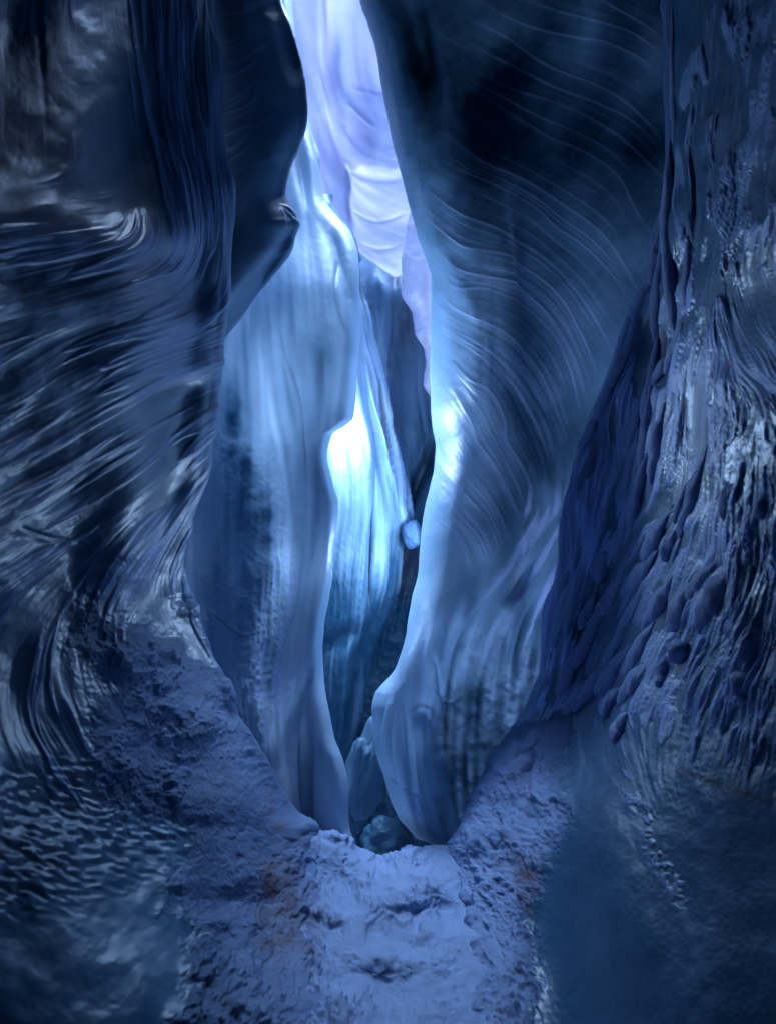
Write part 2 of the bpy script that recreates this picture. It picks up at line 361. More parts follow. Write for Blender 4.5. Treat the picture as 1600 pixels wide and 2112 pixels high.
frost_glint = np.maximum(frost_glint, sstep(np.abs(GX - np.interp(GY, [e[0] for e in E1], [e[1] for e in E1]) + 5), 14, 2) * 0.4 * sstep(GY, 1300, 1100))
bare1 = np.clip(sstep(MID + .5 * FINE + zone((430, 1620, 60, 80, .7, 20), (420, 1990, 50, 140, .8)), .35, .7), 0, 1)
cover_shade1 = np.clip(blur(snow1.astype(np.float32), 10) * 1.9 - .75, 0.1, 1) * (1 - .45 * sstep(GY, 1480, 1750)) * (1 - .80 * sstep(GY, 1500, 1700) * sstep(GX + 60 * MID + 40 * FINE, 600, 380))  # also darkens the bank's lower left: part bare dirty ice, part painted shade
frost_glint = frost_glint * (1 - snow1) + snow1 * (0.80 - 0.65 * bare1) * cover_shade1
pale = 0.06 + 0.05 * lc
dirt1 = np.clip(zone((585, 1700, 22, 70, .8, -25), (555, 1800, 40, 60, .75), (620, 1900, 30, 110, .55, -8), (560, 1930, 40, 100, .5)) * (0.55 + .9 * FINE + .5 * MID), 0, .85)
o, P, A, k = sheet('ice_wall', px, py, d, H, frost_glint, pale, dirt1, M_DARK, keep=(snow1 > .5).astype(np.float32))
tag(o, 'dark blue fluted ice wall along the left side with sweeping frosted streaks', 'ice wall')
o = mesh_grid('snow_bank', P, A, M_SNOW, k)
tag(o, 'lumpy snow bank at the foot of the left wall with a brown stain', 'snow bank')
print('left', time.time() - t_start)

# ================================================================== DARK SLAB behind the left wall's crest
E4 = [(-1300, 520), (-200, 560), (0, 580), (60, 600), (130, 622), (180, 630), (230, 634), (265, 630), (300, 618), (350, 597), (400, 586), (418, 593), (432, 600), (448, 608), (463, 615), (476, 611), (488, 607), (512, 602),
      (545, 580), (580, 550), (615, 520), (650, 497), (675, 478), (700, 462), (740, 440), (800, 420)]
v = vrange(-450, 800)
cols = [(150, 4.5), (330, 4.2), (440, [(-1300, 4.0), (400, 3.95), (600, 3.8), (800, 3.9)]), (off(sm(E4), -80), [(-1300, 3.9), (400, 3.75), (600, 3.7), (800, 4.0)]), (off(E4, -16), [(-1300, 4.0), (400, 3.94), (600, 3.9), (800, 4.1)]), (E4, [(-1300, 4.08), (400, 4.02), (600, 3.98), (800, 4.2)]),
        (off(E4, -8), [(0, 4.3)]), (off(E4, -60), 4.42)]
px, py, d = loft(cols, v)
d = sculpt(px, py, d, [(548, 560, 12, 70, 30, 0.08), (540, 200, 60, 120, 10, 0.06), (600, 110, 20, 60, -15, 0.08)])
cur = []
r = np.random.RandomState(8)
for i, yy in enumerate([20, 44, 78, 92, 120, 148, 168, 196, 214, 224, 240, 262, 270, 300, 326, 345, 380, 410, 440]):
    x0 = 452 + r.uniform(0, 8); w_ = r.uniform(60, 120); h_ = r.uniform(.45, 1) * (1 if yy < 350 else .5)
    cur.append(([(x0, yy + 12), (x0 + w_ * .35, yy + 5), (x0 + w_ * .7, yy - 12), (x0 + w_, yy - 34)], 2.6, h_))
cur += [([(490, 30), (520, 10), (545, 8), (575, -10)], 3, 1)]
cs = stamp(cur, jit=4, seed=5)
H = 0.016 * WIDE + 0.006 * MID + 0.006 * cs + 0.0015 * fbm(71, 20, 3, .5, 6) + 0.001 * GRAIN
wisp = stamp([([(578, 425), (590, 440), (604, 455), (618, 463)], 2, 1), ([(576, 428), (582, 445), (588, 470)], 2, 1), ([(577, 424), (596, 434), (612, 452)], 2, 1), ([(474, 690), (490, 668), (510, 648), (522, 630)], 4, 1), ([(480, 676), (500, 655), (512, 640)], 3, 1)], seed=6)
frost_glint = np.clip(0.03 + 0.5 * cs + .6 * wisp + .25 * zone((600, 440, 26, 24, 1)), 0, 1)
H += .006 * wisp
d_ = np.clip(zone((548, 580, 9, 60, .0, 30)), 0, 1)
o = sheet('ice_slab', px, py, d, H, frost_glint, 0.35 + .25 * WIDE, ZERO, M_RIB)
tag(o, 'smooth dark ice slab with faint ribs, left of the bright slot', 'ice slab')

# ================================================================== SMOOTH BLUE BULGE (left of the gap) down to its foot column
E3 = [(-1300, 560), (-200, 590), (200, 622), (260, 638), (330, 660), (400, 667), (430, 682), (455, 702), (480, 722), (520, 735), (600, 740), (680, 742), (760, 736), (830, 733), (862, 730), (880, 712), (900, 686), (940, 678),
      (1000, 690), (1040, 700), (1090, 697), (1140, 690), (1180, 688), (1230, 680), (1290, 668), (1340, 665), (1400, 668), (1460, 680), (1520, 693), (1560, 708), (1610, 718), (1650, 722), (1690, 722), (1745, 735), (1850, 760), (2000, 780)]
v = vrange(-450, 1950)
cols = [(180, 4.9), (330, 4.6), ([(-1300, 430), (900, 440), (1300, 430), (1600, 500), (1950, 560)], [(-1300, 6.0), (200, 5.5), (600, 4.9), (900, 4.75), (1300, 4.45), (1700, 4.2)]),
        ([(-1300, 500), (900, 530), (1300, 520), (1600, 580), (1950, 620)], [(-1300, 6.2), (200, 5.5), (600, 4.76), (900, 4.66), (1300, 4.5), (1700, 4.15)]),
        (off(sm(E3), -100), [(-1300, 6.2), (200, 5.5), (450, 5.0), (600, 4.65), (900, 4.45), (1200, 4.4), (1500, 4.15), (1745, 3.95)]),
        (off(sm(E3, 35), -48), [(-1300, 6.1), (200, 5.4), (450, 4.95), (600, 4.6), (900, 4.35), (1200, 4.25), (1500, 4.0), (1745, 3.9)]),
        (off(E3, -10), [(-1300, 6.15), (200, 5.45), (450, 5.0), (600, 4.65), (900, 4.38), (1200, 4.28), (1500, 4.05), (1745, 3.92)]),
        (E3, [(-1300, 6.3), (200, 5.6), (450, 5.1), (600, 4.75), (900, 4.5), (1200, 4.38), (1500, 4.15), (1745, 4.0)]),
        (off(E3, -8), [(-1300, 6.5), (200, 5.8), (600, 4.95), (900, 4.66), (1200, 4.5), (1745, 4.2)]),
        (off(E3, -14), [(-1300, 6.55), (200, 5.85), (600, 5.0), (900, 4.70), (1200, 4.55), (1745, 4.3)])]
px, py, d = loft(cols, v)
d = sculpt(px, py, d, [(520, 1010, 70, 170, -20, 0.09), (560, 1250, 40, 140, 10, 0.05), (640, 720, 60, 130, -10, -0.10), (628, 1600, 9, 110, 0, 0.10), (600, 1470, 20, 90, 25, .08), (655, 1560, 24, 110, -6, -0.05),
                       (620, 340, 12, 110, -8, .06), (700, 540, 16, 90, -15, .06), (560, 1440, 40, 100, 0, -.06), (590, 1640, 26, 80, -10, .08)])
G3 = [[(480, 500), (470, 900), (470, 1300), (540, 1600)], [(560, 500), (590, 800), (640, 1000), (630, 1200), (590, 1450), (580, 1650)], [(640, 260), (690, 450), (720, 700), (690, 950), (680, 1150), (640, 1350), (650, 1600), (690, 1750)],
      [(600, 0), (610, 260), (640, 450), (660, 700)], [(560, 1100), (560, 1300), (530, 1500), (560, 1650)], [(720, 1500), (725, 1750)]]
V3 = flow(G3, 45); box = (300, -200, 960, 2000)
l1 = lic(blur(white(11), 2), V3, 60, box); l2 = lic(vn(13, 40), V3, 60, box); l3 = lic(blur(white(14), 1), V3, 30, box)
rough = np.clip(zone((485, 960, 34, 190, .9, -8), (530, 1120, 70, 190, 1.1, 0), (470, 1250, 60, 200, .8), (520, 1450, 50, 160, .9, 8)), 0, 1)
plate = np.clip(zone((570, 1270, 38, 190, 1.3, 8), (520, 1470, 28, 110, 1.2, -14), (600, 1430, 30, 90, .8, 12)), 0, 1)
strk = stamp([([(575, 660), (590, 740), (618, 830), (625, 930), (632, 1000)], 2.5, 1), ([(425, 1255), (470, 1290), (500, 1310), (525, 1302)], 2.5, 1), ([(628, 1480), (632, 1560), (634, 1640), (636, 1720)], 4, 1.2), ([(668, 420), (664, 360), (640, 270)], 3, 1), ([(700, 520), (690, 610), (715, 700)], 3, .7)], jit=3, seed=9)
H = 0.018 * WIDE + 0.003 * l2 + 0.0010 * l1 + rough * (0.016 * FINE + .006 * GRAIN + 0.008 * MID) + plate * 0.007 * np.clip(l3 + .6 * l1, -2, 2) - 0.012 * strk + 0.0012 * GRAIN
frost_glint = np.clip(0.05 + plate * sstep(l3 + .7 * l1, -.2, 1.4) * .8 + 0.10 * sstep(GY, 1300, 1700) + .1 * sstep(GY, 500, 200), 0, 1)
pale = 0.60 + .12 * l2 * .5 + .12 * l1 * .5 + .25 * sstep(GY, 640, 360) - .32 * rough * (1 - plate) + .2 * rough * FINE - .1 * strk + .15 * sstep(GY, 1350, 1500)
o, P, A, k = sheet('ice_bulge', px, py, d, H, frost_glint, np.clip(pale, 0, 1), np.clip(.3 * strk, 0, 1), M_BLUE, keep=(sstep(GY, 1445, 1455) * sstep(GX - 625, 0, 2)))
f = mesh_grid('column_foot', P, A, M_BLUE, k); f.parent = o
tag(o, 'smooth blue ice bulge left of the glowing gap, ending in a pale column foot', 'ice wall')

# ================================================================== MIDDLE FIN, lit by the lantern
E5 = [(300, 640), (400, 668), (455, 704), (490, 728), (540, 741), (600, 750), (650, 764), (700, 776), (750, 788), (800, 798), (850, 808), (900, 820), (950, 830), (1000, 840), (1050, 850), (1078, 850), (1110, 834), (1150, 832), (1200, 826), (1280, 800), (1350, 770), (1420, 750), (1500, 730), (1700, 700)]
v = vrange(402, 1700)
cols = [(470, 5.5), (600, 5.6), (680, [(300, 6.4), (700, 5.65), (950, 5.38), (1200, 5.35), (1700, 5.3)]), ([(300, 650), (700, 735), (950, 745), (1200, 735), (1700, 690)], [(300, 6.4), (700, 5.5), (950, 5.30), (1200, 5.3), (1700, 5.3)]),
        (off(E5, -26), [(300, 6.4), (700, 5.75), (950, 5.5), (1700, 5.5)]), (E5, [(300, 6.5), (700, 5.9), (950, 5.7), (1700, 5.7)]), (off(E5, -6), 6.1), (off(E5, -90), 6.5)]
px, py, d = loft(cols, v)
d = sculpt(px, py, d, [(766, 860, 7, 120, -10, 0.10), (765, 1100, 6, 150, 2, .10), (712, 940, 14, 70, 4, .05), (800, 930, 8, 140, -14, -.08), (700, 1320, 60, 18, -30, .08)])
V5 = flow([[(680, 400), (740, 560), (765, 700), (790, 850), (820, 1080)], [(720, 700), (750, 850), (765, 1000), (760, 1200), (720, 1400)], [(700, 850), (720, 1000), (700, 1200), (690, 1500)], [(800, 1100), (770, 1300), (740, 1500)]], 30)
box = (560, 250, 960, 1750)
m1 = lic(blur(white(31), 1), V5, 40, box); m2 = lic(vn(32, 26), V5, 50, box)
rgh = np.clip(zone((795, 860, 18, 110, 1, -16), (830, 1000, 14, 100, .7, -12), (745, 600, 12, 90, .7, -8)), 0, 1)
H = .012 * MID + .010 * m2 + .0025 * m1 + rgh * (.010 * FINE + .007 * m1) + .0015 * GRAIN
frost_glint = np.clip(.05 + .7 * rgh * sstep(m1, 0, 1.2), 0, 1)
dirt_shade = np.clip(.45 * rgh * sstep(-m1, .2, 1.2) + zone((735, 1420, 60, 120, .0)), 0, 1)
o = sheet('ice_fin', px, py, d, H, frost_glint, np.clip(.70 + .1 * m2 + .12 * m1 - .75 * sstep(GY, 1060, 1260), 0, 1), dirt_shade, M_RIB)  # colour darkened downward in place of the low gap's shade
tag(o, 'narrow ice fin in the gap with the glowing pocket and rough crest', 'ice fin')

# ================================================================== FAR RECESS WALL (dull, below the bright far wall)
T6 = [(560, 330), (640, 400), (700, 490), (735, 520), (770, 545), (800, 563), (815, 571), (830, 570), (900, 575), (1000, 560)]
v = np.arange(560, 1000, 2.0)
cols = [(off(T6, 60), 8.2), (off(T6, 6), 7.3), (T6, 7.1), (off(T6, 14), 6.95), ([(560, 650), (1000, 650)], [(560, 6.5), (740, 6.6), (800, 6.9), (860, 7.0), (1000, 6.6)]), (850, [(560, 6.3), (760, 6.6), (840, 7.0), (900, 6.8)]),
        (1050, [(560, 6.2), (840, 7.2), (1000, 6.4)]), (1350, [(560, 5.9), (735, 6.1), (745, 6.9), (1000, 7.0)]), (1900, 6.3)]
px, py, d = loft(cols, v, across=True)
d = sculpt(px, py, d, [(775, 640, 12, 90, -5, .15), (868, 980, 10, 70, 20, .3), (800, 800, 30, 120, -10, -.15)])
V6 = flow([[(760, 500), (780, 700), (830, 1000)], [(850, 500), (840, 800), (850, 1000), (780, 1400)], [(680, 1250), (700, 1500)]], 50)
n1 = lic(blur(white(41), 2), V6, 40, (540, 300, 1000, 1900)); 
cr = stamp([([(672, 1320), (700, 1305), (740, 1345), (735, 1480)], 3, 1), ([(810, 600), (812, 700), (800, 800)], 2.5, .8), ([(745, 1300), (735, 1400), (732, 1500)], 4, 1)], jit=3, seed=2)
H = .03 * MID + .012 * FINE + .006 * n1 - .03 * cr + sstep(GY, 1050, 1200) * .02 * FINE
dirt_shade = np.clip(zone((815, 578, 14, 14, .95), (845, 640, 40, 70, .55, 10), (835, 720, 30, 60, .35), (840, 1170, 26, 60, .6)) * (.7 + .5 * FINE), 0, .9)
o = sheet('ice_wall', px, py, d, H, ZERO + .03, np.clip(.62 + .1 * n1 - .62 * sstep(GY, 780, 1150), 0, 1), dirt_shade, M_RIB)  # shade of the deep recess put into the colour, darker lower down
tag(o, 'dull grey ice wall deep in the recess, stained brown under the bright far wall', 'ice wall')

# ================================================================== BRIGHT FAR WALL at the top of the slot
v = vrange(-130, 900)
cols = [(380, 7.4), (520, 7.6), (600, [(-1300, 8.2), (300, 7.7), (900, 7.6)]), ([(-1300, 660), (0, 672), (200, 686), (330, 700), (900, 740)], [(-1300, 8.6), (0, 8.1), (300, 7.9), (900, 7.7)]),
        ([(-1300, 690), (0, 692), (150, 694), (240, 715), (330, 706), (480, 716), (900, 760)], [(-1300, 8.4), (0, 7.9), (240, 7.8), (340, 7.85), (900, 7.6)]),
        ([(-1300, 760), (200, 780), (900, 800)], [(-1300, 9), (0, 8.5), (300, 8.15), (345, 7.95), (560, 7.7), (900, 7.6)]), ([(-1300, 860), (900, 880)], [(-1300, 8.8), (0, 8.2), (300, 8.0), (345, 7.8), (560, 7.6), (900, 7.5)]), (1060, 7.4)]
px, py, d = loft(cols, v)
V7 = flow([[(620, -100), (640, 150), (690, 280), (740, 340), (840, 350)], [(690, -100), (692, 150), (720, 240), (770, 290), (840, 330)], [(760, -100), (770, 150), (830, 200)], [(720, 400), (780, 470), (850, 480)], [(600, 250), (650, 400), (740, 500), (830, 560)]], 40)
box = (480, -200, 980, 900)
q1 = lic(blur(white(81), 2), V7, 50, box); q2 = lic(vn(82, 30), V7, 50, box)
band = stamp([([(684, -60), (688, 60), (692, 150), (706, 210), (736, 256), (775, 285), (820, 308)], 11, 1), ([(640, 120), (670, 220), (700, 300), (720, 335), (790, 352), (840, 354)], 8, .7), ([(640, 270), (668, 400), (720, 490), (830, 572)], 6, .6)], seed=3)
grv = stamp([([(696, 60), (696, 140), (716, 205), (760, 250), (820, 280)], 6, 1), ([(706, 330), (760, 362), (840, 358)], 5, .8), ([(710, 340), (712, 420), (730, 475)], 4, .8), ([(735, 498), (780, 510), (830, 500)], 2, .7), ([(720, 430), (770, 447), (840, 436)], 2, .4), ([(690, 230), (740, 310), (800, 335), (840, 330)], 4, .7), ([(720, 180), (770, 190), (800, 200)], 4, .6)], jit=3, seed=1)
H = .05 * WIDE + .014 * q2 + .003 * q1 + .07 * band - .05 * grv - .04 * sstep(GY, 335, 350) * sstep(GX - .12 * (GY - 330), 702, 712) + .008 * FINE
o = sheet('ice_wall', px, py, d, H, ZERO + .1, np.clip(.38 + .16 * q2 * .5 + .08 * q1 + .4 * band - .5 * grv + .5 * sstep(GY + 12 * FINE, 335, 348) * sstep(GX - .12 * (GY - 330), 704, 712) - .2 * sstep(GX - 690 - .1 * GY, -10, 30) * sstep(GY, 180, 200) * sstep(GY, 335, 320), 0, 1), ZERO, M_PALE)  # glow of the lit panel put into the colour
tag(o, 'bright lilac far ice wall at the top of the slot with curved layers', 'ice wall')

# ================================================================== PALE SLIVER against the right wall
E8 = [(330, 872), (380, 860), (430, 848), (490, 835), (540, 828), (600, 828), (650, 850), (690, 855), (720, 872), (750, 878), (790, 874), (820, 891), (880, 905)]
v = np.arange(330, 880, 2.0)
cols = [(off(E8, 90), 7.0), (off(E8, 8), 6.4), (E8, 6.2), (off(E8, 12), 6.05), (off(E8, 42), 5.8), (off(E8, 60), 5.5), (off(E8, 150), 5.3)]
px, py, d = loft(cols, v)
H = .02 * MID + .012 * FINE + .003 * GRAIN
o = sheet('ice_sliver', px, py, d, H, ZERO + .15, np.clip(.6 + .35 * fbm(88, 40, 3, .6, .5), 0, 1), np.clip(zone((880, 600, 10, 60, .25), (876, 700, 8, 20, .3)), 0, 1), M_PALE)
tag(o, 'pale hanging ice sliver against the edge of the right wall', 'ice sliver')

# ================================================================== RIGHT RIBBED WALL with its foot column
E9 = [(-1300, 700), (-200, 728), (0, 742), (50, 760), (100, 775), (150, 783), (200, 792), (250, 803), (300, 812), (350, 825), (400, 838), (450, 852), (500, 868), (540, 882), (580, 891), (650, 890), (700, 888), (760, 885), (800, 888),
      (840, 889), (880, 892), (920, 898), (960, 896), (1000, 888), (1050, 875), (1080, 870), (1120, 866), (1180, 863), (1240, 850), (1300, 838), (1340, 825), (1370, 812), (1400, 795), (1430, 775), (1465, 765), (1510, 763),
      (1560, 769), (1600, 785), (1650, 800), (1690, 815), (1720, 850), (1745, 895), (1790, 930), (1950, 960)]
C9 = [(-1300, 1000), (900, 1010), (1150, 985), (1250, 965), (1320, 940), (1380, 922), (1440, 908), (1480, 901), (1560, 888), (1620, 898), (1690, 916), (1745, 932), (1950, 985)]
v = vrange(-450, 1950)
cols = [(off(E9, 34), [(-1300, 4.9), (700, 5.3), (1000, 5.15), (1200, 5.0), (1745, 4.5)]), (off(E9, 9), [(-1300, 4.7), (700, 5.1), (1000, 4.95), (1200, 4.8), (1745, 4.3)]), (E9, [(-1300, 4.4), (0, 4.45), (700, 4.85), (1000, 4.7), (1200, 4.55), (1500, 4.3), (1745, 4.1)]),
        (off(E9, 12), [(-1300, 4.25), (0, 4.3), (700, 4.68), (1000, 4.5), (1200, 4.35), (1500, 4.1), (1745, 3.98)]), ([(a, .55 * b + .45 * c) for (a, b), c in zip(E9, [pchip(C9, np.array([float(a)]))[0] for a, _ in E9])], [(-1300, 4.1), (0, 4.1), (400, 4.2), (700, 4.3), (950, 4.2), (1200, 4.1), (1500, 3.95), (1745, 3.88)]),
        (C9, [(-1300, 4.0), (400, 4.05), (700, 4.05), (950, 4.1), (1200, 4.15), (1500, 4.12), (1745, 4.0)]),
        (off(C9, 7), [(-1300, 4.0), (400, 4.05), (950, 4.1), (1200, 4.18), (1300, 4.28), (1440, 4.5), (1745, 4.4)]),
        ([(-1300, 1080), (900, 1090), (1200, 1050), (1400, 980), (1950, 1050)], [(-1300, 3.95), (400, 3.95), (700, 3.95), (950, 4.1), (1200, 4.25), (1440, 4.6), (1745, 4.5)]),
        ([(-1300, 1220), (900, 1200), (1200, 1130), (1400, 1060), (1950, 1150)], [(-1300, 3.6), (400, 3.7), (700, 3.8), (950, 4.1), (1200, 4.4), (1440, 4.6), (1745, 4.6)]),
        (1400, [(-1300, 3.3), (700, 3.6), (1000, 4.3), (1745, 4.7)]), (1800, 3.6)]
px, py, d = loft(cols, v)
d = sculpt(px, py, d, [(1065, 540, 22, 130, -8, .12), (1095, 860, 22, 110, -25, .16), (870, 110, 24, 120, -14, .16), (1000, 1120, 40, 60, 0, -.05), (1062, 1200, 14, 44, 30, .22), (960, 900, 60, 60, 0, .06), (905, 700, 20, 90, -5, .05), (1180, 150, 90, 90, 0, .12), (930, 560, 20, 120, -30, -.05),
                       (875, 1470, 24, 22, 0, .03), (850, 1600, 6, 120, -6, .03)])
RB = [[(1239, 0), (1309, 38), (1366, 75)], [(1084, 0), (1155, 23), (1248, 47), (1309, 70), (1366, 113)], [(981, 0), (1052, 38), (1112, 61), (1188, 75), (1248, 87), (1309, 113), (1366, 150)],
      [(962, 38), (1038, 75), (1131, 136), (1225, 173), (1291, 211), (1347, 267), (1370, 305)], [(962, 89), (1084, 150), (1150, 183), (1239, 216), (1309, 253), (1366, 314)],
      [(958, 136), (1061, 183), (1178, 225), (1272, 277), (1338, 338), (1370, 375)], [(953, 169), (1061, 239), (1131, 281), (1216, 319), (1272, 361), (1305, 422), (1342, 488)],
      [(915, 270), (990, 330), (1080, 370), (1160, 420), (1240, 480), (1290, 550), (1320, 610)],
      [(906, 323), (953, 352), (1028, 384), (1103, 427), (1150, 469), (1192, 497), (1248, 548), (1300, 619)], [(880, 390), (950, 440), (1040, 480), (1120, 530), (1190, 600), (1240, 680), (1270, 740)],
      [(873, 445), (934, 492), (967, 511), (1038, 525), (1075, 544), (1150, 605), (1200, 690), (1235, 790)], [(890, 500), (940, 550), (1000, 570), (1070, 590), (1140, 660), (1185, 740), (1215, 840)],
      [(897, 544), (939, 591), (1000, 595), (1061, 619), (1113, 656), (1165, 731), (1200, 860)], [(902, 591), (930, 628), (972, 652), (1038, 684), (1085, 731), (1130, 800), (1160, 880), (1180, 930)],
      [(920, 673), (991, 711), (1047, 758), (1084, 805), (1113, 852), (1136, 913), (1145, 950)], [(926, 684), (998, 728), (1050, 782), (1080, 830), (1108, 882), (1128, 940), (1130, 980)],
      [(930, 692), (1002, 744), (1052, 805), (1075, 852), (1103, 913), (1122, 969), (1120, 1010)], [(920, 734), (967, 781), (1014, 810), (1038, 866), (1047, 913), (1084, 978), (1103, 1030)],
      [(930, 767), (962, 807), (990, 850), (1010, 890), (1030, 930), (1065, 1000), (1085, 1060)], [(925, 790), (950, 830), (972, 870), (985, 910), (1020, 960), (1050, 1020), (1075, 1080)], [(920, 900), (960, 960), (1000, 1010), (1030, 1060), (1050, 1110)],
      [(939, 997), (977, 1039), (1005, 1072), (1019, 1100), (1033, 1142)], [(920, 1030), (955, 1070), (985, 1105), (1000, 1135), (1008, 1165)], [(906, 1072), (939, 1100), (958, 1138), (972, 1175)]]
ins = [0, 0, 0, 0, 1, 1, 2, 3, 2, 3, 3, 3, 2, 4, 2, 2, 3, 4, 2, 3, 4, 3, 3]
cur = []; r = np.random.RandomState(4)
def even(c, n=24):
    q = resample(c, 3); return np.c_[np.interp(np.linspace(0, 1, n), np.linspace(0, 1, len(q)), q[:, 0]), np.interp(np.linspace(0, 1, n), np.linspace(0, 1, len(q)), q[:, 1])]
for i, c in enumerate(RB):
    cur.append((c, 1.8, r.uniform(.6, 1)))
    if i < len(ins):
        a, b = even(c), even(RB[i + 1])
        for k_ in range(ins[i]):
            t = (k_ + 1) / (ins[i] + 1) + r.uniform(-.12, .12); s0 = int(r.uniform(0, 7)); s1 = 24 - int(r.uniform(0, 5))
            cur.append(((a * (1 - t) + b * t)[s0:s1], 1.6, r.uniform(.15, .7)))
thin = stamp(cur, jit=2.5, seed=7)
skirt = blur(stamp([(c[0], 7, c[2]) for c in cur], jit=2.5, seed=7), 1)
ft = [[(860, 1250), (830, 1400), (810, 1500), (830, 1620), (880, 1730)], [(900, 1200), (880, 1400), (880, 1520), (880, 1620), (910, 1730)], [(820, 1400), (785, 1480), (790, 1560), (820, 1680)], [(870, 600), (890, 800), (930, 950), (900, 1150)], [(940, 1100), (920, 1300)],
      [(1040, 1150), (980, 1300), (960, 1450), (960, 1700)], [(1080, 1080), (960, 1260), (900, 1390)], [(960, 300), (1000, 500), (1080, 800), (1090, 1000)], [(1250, 300), (1250, 700)]]
V9 = flow(ft, 34); box = (740, -200, 1420, 2000)
VR = flow(RB, 26); fs = lic(blur(white(97), 1), VR, 60, (840, -200, 1420, 1260)); fw = lic(blur(white(98), 3), VR, 60, (840, -200, 1420, 1260)); sup = sstep(GY, 1200, 1100) * sstep(GX, 850, 930)
s1_ = lic(blur(white(91), 2), V9, 50, box); s2_ = lic(vn(92, 24), V9, 50, box)
foot = sstep(GY, 1180, 1380) * sstep(GX - np.interp(GY, [c[0] for c in C9], [c[1] for c in C9]), 6, -4)
side = sstep(GY, 1180, 1360) * sstep(GX - np.interp(GY, [c[0] for c in C9], [c[1] for c in C9]), -4, 10)
knob = stamp([([(845, 1480), (862, 1462), (885, 1465), (895, 1485)], 4, 1), ([(1080, 1130), (1020, 1200), (960, 1270), (905, 1370)], 5, 1.3), ([(1075, 1080), (1080, 1140), (1045, 1235)], 4, 1.2)], seed=2)
veins = stamp([([(885, 1330), (905, 1420), (915, 1480)], 3, .8), ([(900, 1440), (930, 1450), (955, 1430)], 3, 1), ([(790, 1600), (860, 1640), (900, 1690)], 2.5, .7), ([(830, 1500), (838, 1600), (880, 1720)], 2, .7), ([(1300, 700), (1260, 780), (1230, 850), (1175, 960)], 2, .0)], jit=3, seed=12)
spots = sstep(fbm(95, 22, 3, .6, .6) + .55 * zone((1075, 520, 40, 140, 1, -10), (1095, 850, 30, 110, 1.2, -20), (1085, 700, 40, 60, .8), (885, 130, 40, 110, 1, -12), (1040, 420, 90, 60, .7), (1280, 190, 60, 50, .5)) - .35, .25, .5)
H = .02 * WIDE + .008 * MID + .0050 * thin + .0020 * skirt + sup * (.0004 * fs + .0010 * fw) + foot * (.010 * s2_ + .003 * s1_) + side * (.012 * FINE + .012 * MID + .004 * s1_) + .005 * s1_ * zone((1100, 1250, 60, 220, 1, 12)) + .012 * knob - .012 * veins  + .0008 * GRAIN
frost_glint = np.clip(.03 + .30 * thin * sstep(GY, -200, 600) + .45 * thin + .02 * np.clip(fs, 0, 2) * sup + .35 * knob + .06 * foot + np.clip(zone((1075, 1080, 22, 110, .8, 25), (990, 1340, 22, 60, .6, 30), (1095, 1290, 50, 170, .9, 12), (1130, 1080, 40, 90, .6, 25)), 0, 1) * sstep(s1_, 0, 1.2), 0, 1)  # ribs whitened as crests catching light; the flake areas are frost
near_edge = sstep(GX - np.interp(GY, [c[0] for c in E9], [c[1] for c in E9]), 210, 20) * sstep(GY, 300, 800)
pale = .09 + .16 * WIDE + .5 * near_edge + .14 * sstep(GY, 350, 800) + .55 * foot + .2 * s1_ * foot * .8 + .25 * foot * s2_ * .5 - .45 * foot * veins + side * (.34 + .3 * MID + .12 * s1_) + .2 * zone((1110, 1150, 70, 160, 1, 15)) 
dirt_shade = np.clip(zone((917, 1500, 8, 40, .6), (860, 1710, 50, 18, .5, 25), (905, 1650, 10, 10, .3), (1060, 1205, 10, 30, .5, 25)), 0, .8)
o, P, A, k = sheet('ice_wall', px, py, d, H, frost_glint, np.clip(pale, 0, 1), dirt_shade, M_RIB, keep=(sstep(GY, 1385, 1395) * sstep(GX - np.interp(GY, [c[0] for c in C9], [c[1] for c in C9]), 5, 3)))
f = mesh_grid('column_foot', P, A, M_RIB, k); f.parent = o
tag(o, 'tall blue ice wall with fine curved ribs and a swollen pale foot', 'ice wall')
print('ribbed', time.time() - t_start)

